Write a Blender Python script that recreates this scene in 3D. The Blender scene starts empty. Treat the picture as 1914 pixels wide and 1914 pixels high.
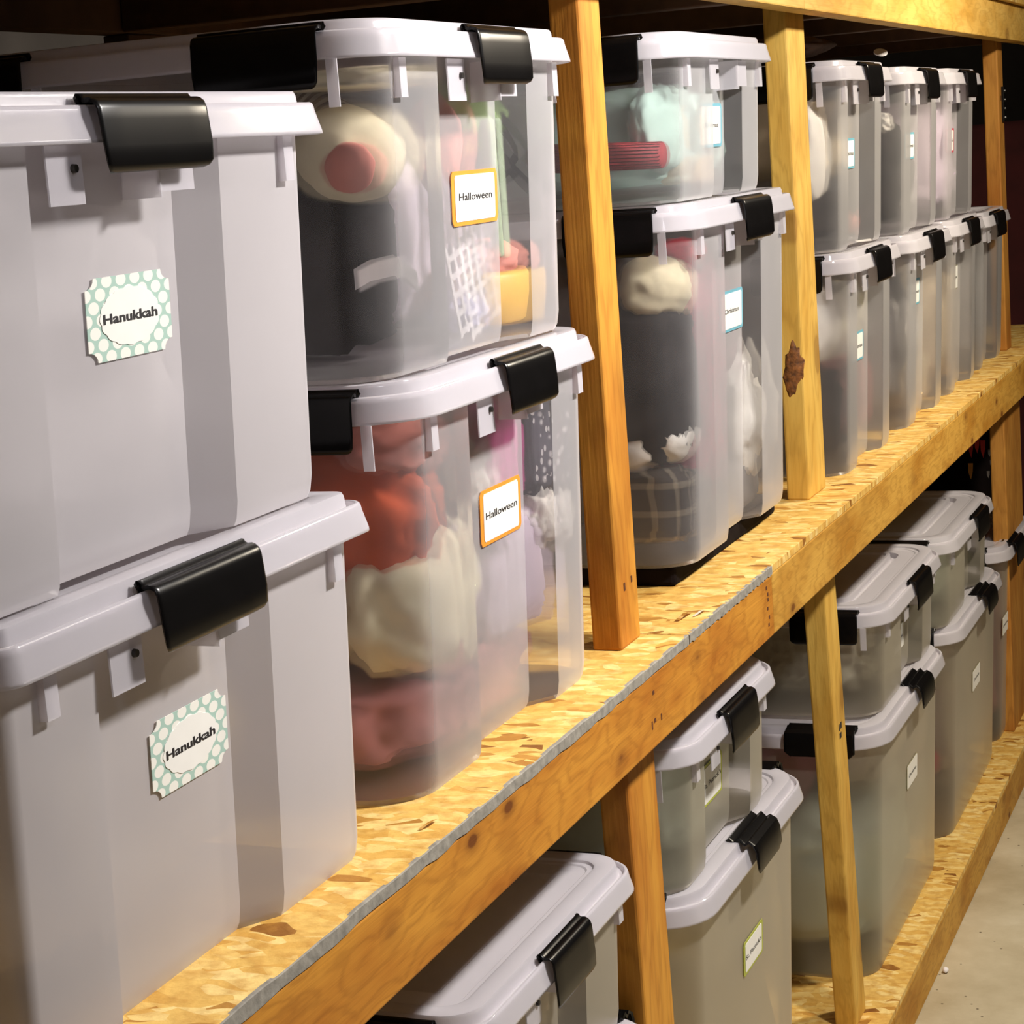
import bpy, bmesh, math, random
from mathutils import Vector, Matrix, noise
# ------------------------------------------------------------------ camera, world, light, exposure
scn = bpy.context.scene
COL = scn.collection
CAM = Vector((0.7593, 0.0, 0.605))
yaw, pit, rol = .398093, .174897, -.076929
fw = Vector((-math.sin(yaw)*math.cos(pit), math.cos(yaw)*math.cos(pit), -math.sin(pit)))
rt = fw.cross(Vector((0, 0, 1))).normalized(); up = rt.cross(fw)
c_, s_ = math.cos(rol), math.sin(rol)
r2 = rt*c_ + up*s_; u2 = up*c_ - rt*s_
cd = bpy.data.cameras.new('camera'); cam = bpy.data.objects.new('camera', cd); COL.objects.link(cam)
cam.matrix_world = Matrix(((r2.x, u2.x, -fw.x, CAM.x), (r2.y, u2.y, -fw.y, CAM.y), (r2.z, u2.z, -fw.z, CAM.z), (0, 0, 0, 1)))
cd.sensor_width = 36; cd.sensor_fit = 'HORIZONTAL'; cd.lens = 3776.95/1914*36; cd.clip_start = .02; cd.clip_end = 60
scn.camera = cam
scn.view_settings.view_transform = 'Standard'; scn.view_settings.look = 'None'
scn.view_settings.gamma = 1; scn.view_settings.use_curve_mapping = False
scn.view_settings.exposure = 0.58
w = bpy.data.worlds.new('world'); scn.world = w; w.use_nodes = True
w.node_tree.nodes['Background'].inputs[0].default_value = (1, .93, .85, 1)
w.node_tree.nodes['Background'].inputs[1].default_value = .015
def lamp(loc, size, power, color, target):
    l = bpy.data.lights.new('ceiling_or_fill_lamp', 'AREA'); l.shape = 'RECTANGLE'; l.size = size[0]; l.size_y = size[1]
    l.energy = power; l.color = color
    o = bpy.data.objects.new('ceiling_or_fill_lamp', l); COL.objects.link(o); o.location = loc
    d = Vector(target) - Vector(loc)
    o.rotation_euler = d.to_track_quat('-Z', 'Y').to_euler()
    return o
lamp((1.0, 2.2, 1.28), (.26, .12), 31, (1, .95, .91), (-.1, 1.9, .0))
lamp((1.0, 4.1, 1.28), (.26, .12), 25, (1, .88, .70), (-.1, 4.1, -.1))
lamp((1.05, .9, 1.28), (.26, .12), 1.6, (.95, .93, 1), (-.1, 1.1, .1))  # weak fill added for the nearest bins, no ceiling lamp known here
random.seed(7)

# ------------------------------------------------------------------ materials
def nt(name):
    m = bpy.data.materials.new(name); m.use_nodes = True
    t = m.node_tree; t.nodes.clear()
    return m, t, t.nodes, t.links
def N(t, kind, **kw):
    n = t.nodes.new(kind)
    for k, v in kw.items():
        if k in n.inputs: n.inputs[k].default_value = v
        else: setattr(n, k, v)
    return n
def ramp(t, src, stops):
    r = t.nodes.new('ShaderNodeValToRGB'); e = r.color_ramp.elements
    e[0].position = stops[0][0]; e[0].color = (*stops[0][1], 1)
    e[1].position = stops[-1][0]; e[1].color = (*stops[-1][1], 1)
    for p, c in stops[1:-1]:
        x = e.new(p); x.color = (*c, 1)
    t.links.new(src, r.inputs[0]); return r
def mixc(t, fac, a, b, mode='MIX'):
    m = t.nodes.new('ShaderNodeMix'); m.data_type = 'RGBA'; m.blend_type = mode
    for s, v in ((0, fac), (6, a), (7, b)):
        if isinstance(v, bpy.types.NodeSocket): t.links.new(v, m.inputs[s])
        elif s == 0: m.inputs[0].default_value = v
        else: m.inputs[s].default_value = (*v, 1)
    return m.outputs[2]
def math_(t, op, a, b=None, c=None):
    m = t.nodes.new('ShaderNodeMath'); m.operation = op
    for i, v in enumerate((a, b, c)):
        if v is None: continue
        if isinstance(v, bpy.types.NodeSocket): t.links.new(v, m.inputs[i])
        else: m.inputs[i].default_value = v
    return m.outputs[0]

def simple(name, col, rough=.6, var=.12, vscale=30, bump=0, metal=0, spec=.5, sheen=0):
    m, t, n, l = nt(name)
    o = N(t, 'ShaderNodeOutputMaterial'); b = N(t, 'ShaderNodeBsdfPrincipled', Roughness=rough, Metallic=metal)
    b.inputs['Specular IOR Level'].default_value = spec
    if sheen: b.inputs['Sheen Weight'].default_value = sheen
    tc = N(t, 'ShaderNodeTexCoord'); ns = N(t, 'ShaderNodeTexNoise', Scale=vscale, Detail=4)
    l.new(tc.outputs['Object'], ns.inputs['Vector'])
    r = ramp(t, ns.outputs[0], [(.3, tuple(max(0, x*(1-var)) for x in col)), (.7, tuple(min(1, x*(1+var)) for x in col))])
    l.new(r.outputs[0], b.inputs['Base Color'])
    if bump:
        bp = N(t, 'ShaderNodeBump', Strength=bump, Distance=.003); l.new(ns.outputs[0], bp.inputs['Height']); l.new(bp.outputs[0], b.inputs['Normal'])
    l.new(b.outputs[0], o.inputs[0]); return m

def plastic(name, tint, dens, rough=.5, gloss=.28, graze=.45, transl=.3):
    """frosted polypropylene: part of the light is scattered, part passes straight or softly blurred"""
    m, t, n, l = nt(name)
    o = N(t, 'ShaderNodeOutputMaterial')
    d = N(t, 'ShaderNodeBsdfDiffuse', Color=(*tint, 1)); tr = N(t, 'ShaderNodeBsdfTranslucent', Color=(*tint, 1))
    sc = N(t, 'ShaderNodeMixShader'); sc.inputs[0].default_value = transl
    l.new(d.outputs[0], sc.inputs[1]); l.new(tr.outputs[0], sc.inputs[2])
    rf = N(t, 'ShaderNodeBsdfRefraction', Color=(1, .99, .98, 1), Roughness=rough, IOR=1.22)
    tp = N(t, 'ShaderNodeBsdfTransparent', Color=(.96, .95, .94, 1))
    ps = N(t, 'ShaderNodeMixShader'); ps.inputs[0].default_value = .5
    l.new(rf.outputs[0], ps.inputs[1]); l.new(tp.outputs[0], ps.inputs[2])
    mx = N(t, 'ShaderNodeMixShader'); 
    tc = N(t, 'ShaderNodeTexCoord'); ns = N(t, 'ShaderNodeTexNoise', Scale=9, Detail=3); l.new(tc.outputs['Object'], ns.inputs['Vector'])
    lw = N(t, 'ShaderNodeLayerWeight', Blend=.5)
    gz = math_(t, 'MULTIPLY', math_(t, 'POWER', lw.outputs['Facing'], 2.5), graze)
    f = math_(t, 'MULTIPLY_ADD', ns.outputs[0], .12, math_(t, 'ADD', gz, dens-.06)); f = math_(t, 'MINIMUM', f, .97); l.new(f, mx.inputs[0])
    l.new(ps.outputs[0], mx.inputs[1]); l.new(sc.outputs[0], mx.inputs[2])
    g = N(t, 'ShaderNodeBsdfGlossy', Roughness=gloss, Color=(1, 1, 1, 1))
    fr = N(t, 'ShaderNodeFresnel', IOR=1.35)
    fm = math_(t, 'MULTIPLY', fr.outputs[0], .8)
    m2 = N(t, 'ShaderNodeMixShader'); l.new(fm, m2.inputs[0]); l.new(mx.outputs[0], m2.inputs[1]); l.new(g.outputs[0], m2.inputs[2])
    l.new(m2.outputs[0], o.inputs[0]); return m

def wood(name, axis, light, dark, seed=0., knot=1.0, knot_scale=1.0):
    m, t, n, l = nt(name)
    o = N(t, 'ShaderNodeOutputMaterial'); b = N(t, 'ShaderNodeBsdfPrincipled', Roughness=.62)
    b.inputs['Specular IOR Level'].default_value = .25
    tc = N(t, 'ShaderNodeTexCoord')
    def mp(sc_axis, sc_oth, off=0.):
        q = N(t, 'ShaderNodeMapping'); l.new(tc.outputs['Object'], q.inputs['Vector'])
        s = [sc_oth]*3; s[axis] = sc_axis; q.inputs['Scale'].default_value = s
        q.inputs['Location'].default_value = (seed+off, seed*1.7+off, seed*.6-off); return q.outputs[0]
    # knots
    vk = N(t, 'ShaderNodeTexVoronoi', Scale=1.0, Randomness=1.0); 
    dn = N(t, 'ShaderNodeTexNoise', Scale=6., Detail=2); l.new(mp(1, 1), dn.inputs['Vector'])
    add = t.nodes.new('ShaderNodeVectorMath'); add.operation = 'MULTIPLY_ADD'
    l.new(dn.outputs[1], add.inputs[0]); add.inputs[1].default_value = (0, .22, .22)
    kq = N(t, 'ShaderNodeMapping'); l.new(tc.outputs['Object'], kq.inputs['Vector'])
    kq.inputs['Scale'].default_value = (0, 6.5*knot_scale, 13*knot_scale) if axis == 1 else (0, 9*knot_scale, 5.5*knot_scale); kq.inputs['Location'].default_value = (seed, seed*2.3, seed*1.1)
    l.new(kq.outputs[0], add.inputs[2])
    l.new(add.outputs[0], vk.inputs['Vector'])
    dist = vk.outputs['Distance']
    kn = ramp(t, dist, [(0, (1, 1, 1)), (.17, (1, 1, 1)), (.205, (.45, .45, .45)), (.30, (.18, .18, .18)), (.48, (0, 0, 0))])
    sepk = N(t, 'ShaderNodeSeparateColor'); l.new(vk.outputs['Color'], sepk.inputs[0])
    kmask = math_(t, 'MULTIPLY', kn.outputs[0], math_(t, 'GREATER_THAN', sepk.outputs[0], .42))
    # flowing grain
    gn = N(t, 'ShaderNodeTexNoise', Scale=1.0, Detail=5, Roughness=.6, Distortion=.4); l.new(mp(1.3, 9, 3), gn.inputs['Vector'])
    ring = math_(t, 'SINE', math_(t, 'MULTIPLY_ADD', gn.outputs[0], 60., math_(t, 'MULTIPLY', dist, 16.)))
    rr = math_(t, 'POWER', math_(t, 'MULTIPLY_ADD', ring, .5, .5), 3.)
    fine = N(t, 'ShaderNodeTexNoise', Scale=1, Detail=3); l.new(mp(8, 260, 1), fine.inputs['Vector'])
    blot = N(t, 'ShaderNodeTexNoise', Scale=1, Detail=3); l.new(mp(5, 16, 8), blot.inputs['Vector'])
    c0 = ramp(t, blot.outputs[0], [(.3, dark), (.62, light)]).outputs[0]
    c1 = mixc(t, math_(t, 'MULTIPLY', rr, .30), c0, tuple(x*.55 for x in dark))
    c2 = mixc(t, math_(t, 'MULTIPLY', fine.outputs[0], .30), c1, tuple(x*.7 for x in dark))
    c3 = mixc(t, math_(t, 'MULTIPLY', kmask, .92*knot), c2, (.13, .035, .006))
    l.new(c3, b.inputs['Base Color'])
    bp = N(t, 'ShaderNodeBump', Strength=.25, Distance=.002); l.new(fine.outputs[0], bp.inputs['Height']); l.new(bp.outputs[0], b.inputs['Normal'])
    l.new(b.outputs[0], o.inputs[0]); return m

def osb(name):
    m, t, n, l = nt(name)
    o = N(t, 'ShaderNodeOutputMaterial'); b = N(t, 'ShaderNodeBsdfPrincipled', Roughness=.6)
    b.inputs['Specular IOR Level'].default_value = .3
    tc = N(t, 'ShaderNodeTexCoord')
    ns = N(t, 'ShaderNodeTexNoise', Scale=11, Detail=2); l.new(tc.outputs['Object'], ns.inputs['Vector'])
    cols = []; hs = None
    for i, (rot, sx, sy) in enumerate(((.3, 26, 62), (1.4, 22, 55), (-.6, 34, 75))):
        q = N(t, 'ShaderNodeMapping'); q.inputs['Rotation'].default_value = (0, 0, rot); q.inputs['Scale'].default_value = (sx, sy, 20)
        q.inputs['Location'].default_value = (i*3.1, i*1.3, 0)
        a = t.nodes.new('ShaderNodeVectorMath'); a.operation = 'MULTIPLY_ADD'; l.new(ns.outputs[1], a.inputs[0]); a.inputs[1].default_value = (.05, .05, .0)
        l.new(tc.outputs['Object'], a.inputs[2]); l.new(a.outputs[0], q.inputs['Vector'])
        v = N(t, 'ShaderNodeTexVoronoi', Scale=1); l.new(q.outputs[0], v.inputs['Vector'])
        sp = N(t, 'ShaderNodeSeparateColor'); l.new(v.outputs['Color'], sp.inputs[0]); cols.append((sp.outputs[0], sp.outputs[1], v.outputs['Distance']))
    stops = [(0, (.22, .08, .012)), (.035, (.42, .19, .03)), (.07, (.70, .40, .085)), (.6, (.80, .52, .14)), (1, (.90, .68, .27))]
    c1 = ramp(t, cols[0][0], stops).outputs[0]; c2 = ramp(t, cols[1][0], stops).outputs[0]; c3 = ramp(t, cols[2][0], stops).outputs[0]
    m1 = mixc(t, math_(t, 'GREATER_THAN', cols[1][1], .55), c1, c2); m2 = mixc(t, math_(t, 'GREATER_THAN', cols[2][1], .6), m1, c3)
    fb = N(t, 'ShaderNodeTexNoise', Scale=60, Detail=5); l.new(tc.outputs['Object'], fb.inputs['Vector'])
    m3 = mixc(t, ramp(t, fb.outputs[0], [(.42, (0, 0, 0)), (.75, (.75, .75, .75))]).outputs[0], m2, (.50, .24, .04))
    l.new(m3, b.inputs['Base Color'])
    h = math_(t, 'ADD', math_(t, 'ADD', cols[0][0], cols[2][0]), math_(t, 'MULTIPLY', fb.outputs[0], 1.2))
    bp = N(t, 'ShaderNodeBump', Strength=.55, Distance=.003); l.new(h, bp.inputs['Height']); l.new(bp.outputs[0], b.inputs['Normal'])
    l.new(b.outputs[0], o.inputs[0]); return m

def concrete(name):
    m, t, n, l = nt(name)
    o = N(t, 'ShaderNodeOutputMaterial'); b = N(t, 'ShaderNodeBsdfPrincipled', Roughness=.55)
    tc = N(t, 'ShaderNodeTexCoord')
    a = N(t, 'ShaderNodeTexNoise', Scale=4, Detail=8, Roughness=.65); l.new(tc.outputs['Object'], a.inputs['Vector'])
    c = ramp(t, a.outputs[0], [(.3, (.42, .35, .22)), (.55, (.56, .49, .34)), (.75, (.68, .62, .47))]).outputs[0]
    v = N(t, 'ShaderNodeTexVoronoi', Scale=26); l.new(tc.outputs['Object'], v.inputs['Vector'])
    sp = ramp(t, v.outputs['Distance'], [(0, (1, 1, 1)), (.06, (.6, .6, .6)), (.09, (0, 0, 0))]).outputs[0]
    c2 = mixc(t, sp, c, (.05, .03, .015)); l.new(c2, b.inputs['Base Color'])
    l.new(b.outputs[0], o.inputs[0]); return m

def dots(name, mint, white):
    m, t, n, l = nt(name)
    o = N(t, 'ShaderNodeOutputMaterial'); b = N(t, 'ShaderNodeBsdfPrincipled', Roughness=.45)
    tc = N(t, 'ShaderNodeTexCoord'); sx = N(t, 'ShaderNodeSeparateXYZ'); l.new(tc.outputs['Object'], sx.inputs[0])
    P = .0185; Q = .0180
    def grid(ox, oy):
        u = math_(t, 'SUBTRACT', math_(t, 'FRACT', math_(t, 'MULTIPLY_ADD', sx.outputs[1], 1/P, 50+ox)), .5)
        v = math_(t, 'SUBTRACT', math_(t, 'FRACT', math_(t, 'MULTIPLY_ADD', sx.outputs[2], 1/Q, 50+oy)), .5)
        return math_(t, 'LESS_THAN', math_(t, 'ADD', math_(t, 'MULTIPLY', math_(t, 'MULTIPLY', u, u), 7.8), math_(t, 'MULTIPLY', math_(t, 'MULTIPLY', v, v), 15.5)), 1.0)
    f = math_(t, 'MAXIMUM', grid(0, 0), grid(.5, .5))
    l.new(mixc(t, f, mint, white), b.inputs['Base Color']); l.new(b.outputs[0], o.inputs[0]); return m

def plaid(name, base, line):
    m, t, n, l = nt(name)
    o = N(t, 'ShaderNodeOutputMaterial'); b = N(t, 'ShaderNodeBsdfPrincipled', Roughness=.9)
    tc = N(t, 'ShaderNodeTexCoord'); sx = N(t, 'ShaderNodeSeparateXYZ'); l.new(tc.outputs['Object'], sx.inputs[0])
    def ln(s, k): return math_(t, 'LESS_THAN', math_(t, 'FRACT', math_(t, 'MULTIPLY_ADD', s, k, 40.3)), .22)
    f = math_(t, 'ADD', ln(math_(t, 'ADD', sx.outputs[0], sx.outputs[1]), 26), ln(sx.outputs[2], 26))
    l.new(mixc(t, math_(t, 'MULTIPLY', f, .4), base, line), b.inputs['Base Color']); l.new(b.outputs[0], o.inputs[0]); return m

def spots(name, base, spot, scale, thr, star=False):
    m, t, n, l = nt(name)
    o = N(t, 'ShaderNodeOutputMaterial'); b = N(t, 'ShaderNodeBsdfPrincipled', Roughness=.8)
    tc = N(t, 'ShaderNodeTexCoord'); v = N(t, 'ShaderNodeTexVoronoi', Scale=scale, Randomness=.6); l.new(tc.outputs['Object'], v.inputs['Vector'])
    if star: v.feature = 'DISTANCE_TO_EDGE'
    f = math_(t, 'LESS_THAN', v.outputs['Distance'], thr)
    l.new(mixc(t, f, base, spot), b.inputs['Base Color']); l.new(b.outputs[0], o.inputs[0]); return m

def striped(name, a, b_, k):
    m, t, n, l = nt(name)
    o = N(t, 'ShaderNodeOutputMaterial'); b = N(t, 'ShaderNodeBsdfPrincipled', Roughness=.9)
    tc = N(t, 'ShaderNodeTexCoord'); wv = N(t, 'ShaderNodeTexWave', Scale=k, Distortion=2); l.new(tc.outputs['Object'], wv.inputs['Vector'])
    l.new(ramp(t, wv.outputs[0], [(.4, a), (.6, b_)]).outputs[0], b.inputs['Base Color']); l.new(b.outputs[0], o.inputs[0]); return m

M_BODY = plastic('frosted_body', (.86, .83, .84), .22, .40, graze=.45)
M_BODY_CLEAR = plastic('frosted_body_clearer', (.86, .84, .86), .075, .26, graze=.85, transl=.15)
M_BODY_MID = plastic('frosted_body_medium', (.86, .84, .84), .14, .32, graze=.55)
M_BODY_WARM = plastic('frosted_body_warm_cast', (.82, .75, .60), .15, .36, graze=.55)  # warm cast of the lighting put into the tint, plastic is not aged
M_BODY_MILK = plastic('frosted_body_milky', (.80, .765, .79), .62)
M_LID = plastic('frosted_lid', (.90, .87, .93), .50, .4, .08, graze=.3)
M_LATCH = simple('black_latch_plastic', (.004, .0035, .0035), .27, .1, 40, spec=.22)
M_SCREW = simple('dark_screw_metal', (.05, .045, .04), .4, .1, 100, metal=.6)
M_CARD = simple('white_label_paper', (.90, .89, .84), .5, .02, 40)
M_INK = simple('black_ink', (.012, .010, .012), .6, .02)
M_INKG = simple('grey_ink', (.06, .055, .05), .6, .02)
M_ORANGE = simple('orange_label_paper', (.80, .29, .03), .5, .05, 60)
M_BLUE = simple('blue_label_paper', (.16, .42, .52), .5, .05, 60)
M_GREEN = simple('lime_label_paper', (.42, .46, .06), .5, .05, 60)
M_RED = simple('red_label_paper', (.60, .06, .10), .5, .05, 60)
M_OLIVE = simple('olive_grey_label_paper', (.30, .27, .14), .5, .05, 60)
M_DOTS = dots('mint_dotted_paper', (.42, .60, .52), (.90, .89, .82))
LIGHT = (.66, .375, .085); DARK = (.46, .205, .03)
M_BEAM1 = wood('pine_beam_near', 1, (.64, .29, .036), (.41, .135, .013), 1.3, 1.0, 1.75)
M_BEAM2 = wood('pine_beam_far', 1, (.68, .38, .070), (.47, .21, .025), 5.1, .95, 1.7)
M_TOPB = wood('pine_top_beam', 1, (.78, .50, .13), (.62, .34, .06), 9.4, .5)
M_POST = [wood('pine_post_%s' % k, 2, a, b, s, kn) for k, a, b, s, kn in (('a', (.66, .31, .042), (.44, .15, .016), 2.2, .9), ('b', (.78, .50, .11), (.62, .33, .05), 7.7, .6), ('c', (.55, .26, .05), (.40, .15, .022), 4.4, .7))]
M_OSB = osb('strand_board'); 
M_GREY = simple('grey_edge_paint', (.27, .25, .21), .8, .25, 90, .4)
M_CONC = concrete('dusty_concrete')
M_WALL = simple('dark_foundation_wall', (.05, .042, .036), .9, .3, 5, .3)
M_JOIST = simple('shaded_joist_wood', (.09, .045, .02), .8, .25, 20)  # pine darkened so the shade under the decks sits in its colour

# ------------------------------------------------------------------ helpers
def tag(o, label=None, cat=None, group=None, kind=None):
    if label: o['label'] = label
    if cat: o['category'] = cat
    if group: o['group'] = group
    if kind: o['kind'] = kind
    return o
def obj(name, bm, mat, parent=None, smooth=False, loc=None, rot=None):
    me = bpy.data.meshes.new(name); bm.to_mesh(me); bm.free()
    if mat: me.materials.append(mat)
    if smooth:
        for p in me.polygons: p.use_smooth = True
    o = bpy.data.objects.new(name, me); COL.objects.link(o)
    if parent: o.parent = parent
    if loc: o.location = loc
    if rot: o.rotation_euler = rot
    return o
def thing(name, label, cat, loc=(0, 0, 0), group=None, rot=None):
    o = bpy.data.objects.new(name, None); COL.objects.link(o); o.location = loc; o.empty_display_size = .05
    if rot: o.rotation_euler = rot
    return tag(o, label, cat, group)
def smooth_by_angle(o, ang=.6):
    me = o.data
    for p in me.polygons: p.use_smooth = True
    bm = bmesh.new(); bm.from_mesh(me)
    for e in bm.edges:
        if len(e.link_faces) == 2 and e.calc_face_angle(0) > ang: e.smooth = False
    bm.to_mesh(me); bm.free()
def box_bm(x0, x1, y0, y1, z0, z1, bev=0, seg=2):
    bm = bmesh.new(); bmesh.ops.create_cube(bm, size=1)
    for v in bm.verts: v.co = Vector(((x0+x1)/2+v.co.x*(x1-x0), (y0+y1)/2+v.co.y*(y1-y0), (z0+z1)/2+v.co.z*(z1-z0)))
    if bev: bmesh.ops.bevel(bm, geom=bm.edges[:], offset=bev, segments=seg, affect='EDGES', profile=.5)
    return bm
def add_box(bm, x0, x1, y0, y1, z0, z1):
    r = bmesh.ops.create_cube(bm, size=1)
    for v in r['verts']: v.co = Vector(((x0+x1)/2+v.co.x*(x1-x0), (y0+y1)/2+v.co.y*(y1-y0), (z0+z1)/2+v.co.z*(z1-z0)))
def loft(bm, rings, close_first=False, close_last=False):
    vs = [[bm.verts.new(p) for p in r] for r in rings]; n = len(vs[0])
    for a, b in zip(vs, vs[1:]):
        for i in range(n): bm.faces.new((a[i], a[(i+1) % n], b[(i+1) % n], b[i]))
    if close_first: bm.faces.new(vs[0][::-1])
    if close_last: bm.faces.new(vs[-1])
    return vs
def rrect(hx, hy, r, z, seg=8):
    pts = []
    for cx, cy, a0 in ((hx-r, hy-r, 0), (-hx+r, hy-r, 90), (-hx+r, -hy+r, 180), (hx-r, -hy+r, 270)):
        for i in range(seg+1):
            a = math.radians(a0+90*i/seg); pts.append(Vector((cx+r*math.cos(a), cy+r*math.sin(a), z)))
    return pts
def body_ring(hx, hy, r, z, rc, rw, rd, ch, seg=8):
    """rounded rectangle; +X and -X faces carry a central recess (centre rc, width 2*rw, depth rd, right chamfer ch)"""
    p = []
    def arc(cx, cy, a0):
        for i in range(seg+1):
            a = math.radians(a0+90*i/seg); p.append(Vector((cx+r*math.cos(a), cy+r*math.sin(a), z)))
    arc(hx-r, -hy+r, 270)
    if rd:
        p += [Vector((hx, rc-rw, z)), Vector((hx-rd, rc-rw+ch*.4, z)), Vector((hx-rd, rc+rw-ch, z)), Vector((hx, rc+rw, z))]
    arc(hx-r, hy-r, 0); arc(-hx+r, hy-r, 90)
    if rd:
        p += [Vector((-hx, rc+rw, z)), Vector((-hx+rd, rc+rw-ch, z)), Vector((-hx+rd, rc-rw+ch, z)), Vector((-hx, rc-rw, z))]
    arc(-hx+r, -hy+r, 180)
    return p

def latch_bm(wd, drop, ridged):
    """a snap latch: local +X is outward, Y along its width, z=0 the lid top plane at x=0 (outer lid face)"""
    if ridged:
        prof = [(-.034, .003), (-.034, .009), (-.030, .0125), (-.026, .010), (-.023, .0055), (-.020, .009), (-.015, .0125), (-.0105, .008), (-.007, .0055), (-.001, .0095), (.005, .006), (.009, -.004), (.010, -.018), (.0105, -drop*.75), (.009, -drop)]
    else:
        prof = [(-.0118, -.003), (-.0130, .001), (-.0128, .0055), (-.0108, .0085), (-.0085, .0083), (-.0070, .0062), (-.0050, .0050), (-.001, .0054), (.0015, .0046), (.0046, .0020), (.0062, -.0025), (.0070, -.010), (.0085, -drop*.6), (.0087, -drop*.88), (.0070, -drop*.96), (.0040, -drop)]
    bm = bmesh.new(); US = (-1, -.985, -.95, -.6, 0, .6, .95, .985, 1); n = 9; rows = []
    total = len(prof)
    for i, (x, z) in enumerate(prof):
        row = []
        # corners at the lower end are rounded in the width direction
        tail = max(0, (-z-(drop-.012))/.012) if z < -(drop-.012) else 0
        cut = .010*(1-math.sqrt(max(0, 1-tail*tail)))
        head = .003 if i < 2 else 0
        for j in range(n):
            u = US[j]; y = u*(wd/2-cut-head)
            row.append(bm.verts.new((x - (.0012 if abs(u) > .99 else .0003 if abs(u) > .98 else 0), y, z)))
        rows.append(row)
    for a, b in zip(rows, rows[1:]):
        for j in range(n-1): bm.faces.new((a[j], b[j], b[j+1], a[j+1]))
    bmesh.ops.recalc_face_normals(bm, faces=bm.faces[:])
    fs = bm.faces[:]
    r = bmesh.ops.solidify(bm, geom=fs, thickness=.0032)
    bmesh.ops.recalc_face_normals(bm, faces=bm.faces[:])
    return bm

TXT = {}
def text_obj(name, body, size, sx, mat, parent, loc, bold=.0):
    key = (body, size, sx, bold)
    if key not in TXT:
        cu = bpy.data.curves.new('t', 'FONT'); cu.body = body; cu.size = size; cu.align_x = 'CENTER'; cu.align_y = 'CENTER'; cu.offset = bold; cu.extrude = .0
        cu.resolution_u = 3
        to = bpy.data.objects.new('t', cu); COL.objects.link(to)
        dg = bpy.context.evaluated_depsgraph_get(); me = bpy.data.meshes.new_from_object(to.evaluated_get(dg))
        me.name = 'lettering'
        bpy.data.objects.remove(to)
        # local text plane XY -> facing +X: text x -> +Y, text y -> +Z
        for v in me.vertices: v.co = Vector((0, v.co.x*sx, v.co.y))
        me.materials.clear(); me.materials.append(mat)
        TXT[key] = me
    o = bpy.data.objects.new(name, TXT[key]); COL.objects.link(o); o.parent = parent; o.location = loc
    return o

def poly_plate(pts, th=.0006):
    """pts: list of (y,z); a thin card facing +X"""
    bm = bmesh.new(); a = [bm.verts.new((th, y, z)) for y, z in pts]; b = [bm.verts.new((0, y, z)) for y, z in pts]
    bm.faces.new(a); bm.faces.new(b[::-1]); n = len(pts)
    for i in range(n): bm.faces.new((a[i], b[i], b[(i+1) % n], a[(i+1) % n]))
    bmesh.ops.recalc_face_normals(bm, faces=bm.faces[:]); return bm
def notched(hy, hz, c, concave):
    p = []
    for sy, sz, rev in ((1, 1, 0), (-1, 1, 1), (-1, -1, 0), (1, -1, 1)):
        cy = c*hy/hz*.75 if concave else c
        if concave:
            q = []
            for i in range(6):
                a = math.pi/2*i/5
                q.append((sy*(hy-cy*math.cos(a)), sz*(hz-c*math.sin(a))))
            q = q[::-1]
        else:
            q = [(sy*hy, sz*(hz-c)), (sy*(hy-cy*.8), sz*hz)]
            p += q if not rev else q[::-1]; continue
        # concave arc going from (hy, hz-c) to (hy-cy, hz)
        q = [(sy*(hy-cy*math.sin(math.pi/2*i/5)), sz*(hz-c*math.cos(math.pi/2*i/5))) for i in range(6)]
        p += q if not rev else q[::-1]
    return p

def make_label(parent, style, x, y, z, tilt, hy=.057, hz=.029):
    """sticker on a bin front. Its own origin sits on the plastic"""
    mats = {'orange': M_ORANGE, 'blue': M_BLUE, 'green': M_GREEN, 'red': M_RED, 'olive': M_OLIVE}
    if style == 'mint':
        lb = obj('label_sticker', poly_plate(notched(hy, hz, .008, True)), M_DOTS, parent)
        lb['label'] = 'mint paper sticker with white polka dots reading Hanukkah'
        pts = []
        for i in range(120):
            a = 2*math.pi*i/120; k = 1+.045*abs(math.cos(a*8))
            pts.append((.0385*k*math.cos(a), .0205*k*math.sin(a)))
        obj('inner_panel', poly_plate(pts, .0004), M_CARD, lb, loc=(.0007, 0, 0))
        text_obj('lettering', 'Hanukkah', .0098, 1.86, M_INK, lb, (.0014, 0, -.0005), .00028)
    else:
        lb = obj('label_sticker', poly_plate(notched(hy, hz, .005, False)), mats[style], parent)
        fr = .0042 if style != 'olive' else .0016
        obj('inner_panel', poly_plate(notched(hy-fr*1.9, hz-fr, .003, False), .0004), M_CARD, lb, loc=(.0007, 0, 0))
        word = {'orange': 'Halloween', 'blue': 'Christmas', 'green': "St. Patrick's", 'red': "Valentine's", 'olive': 'Christmas'}[style]
        lb['label'] = {'orange': 'orange bordered white sticker reading Halloween', 'blue': 'teal blue bordered white sticker reading Christmas', 'green': 'lime green bordered white sticker with a line of print', 'red': 'red edged white sticker', 'olive': 'plain white sticker with thin olive edge'}[style]
        s = .0108 if style == 'orange' else .0098
        text_obj('lettering', word, s, 1.9 if style == 'orange' else 1.85, M_INKG if style != 'orange' else M_INK, lb, (.0014, 0, 0 if style != 'orange' else .001), .0001)
    lb.location = (x, y, z); lb.rotation_euler = (0, tilt, 0)
    return lb

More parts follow.
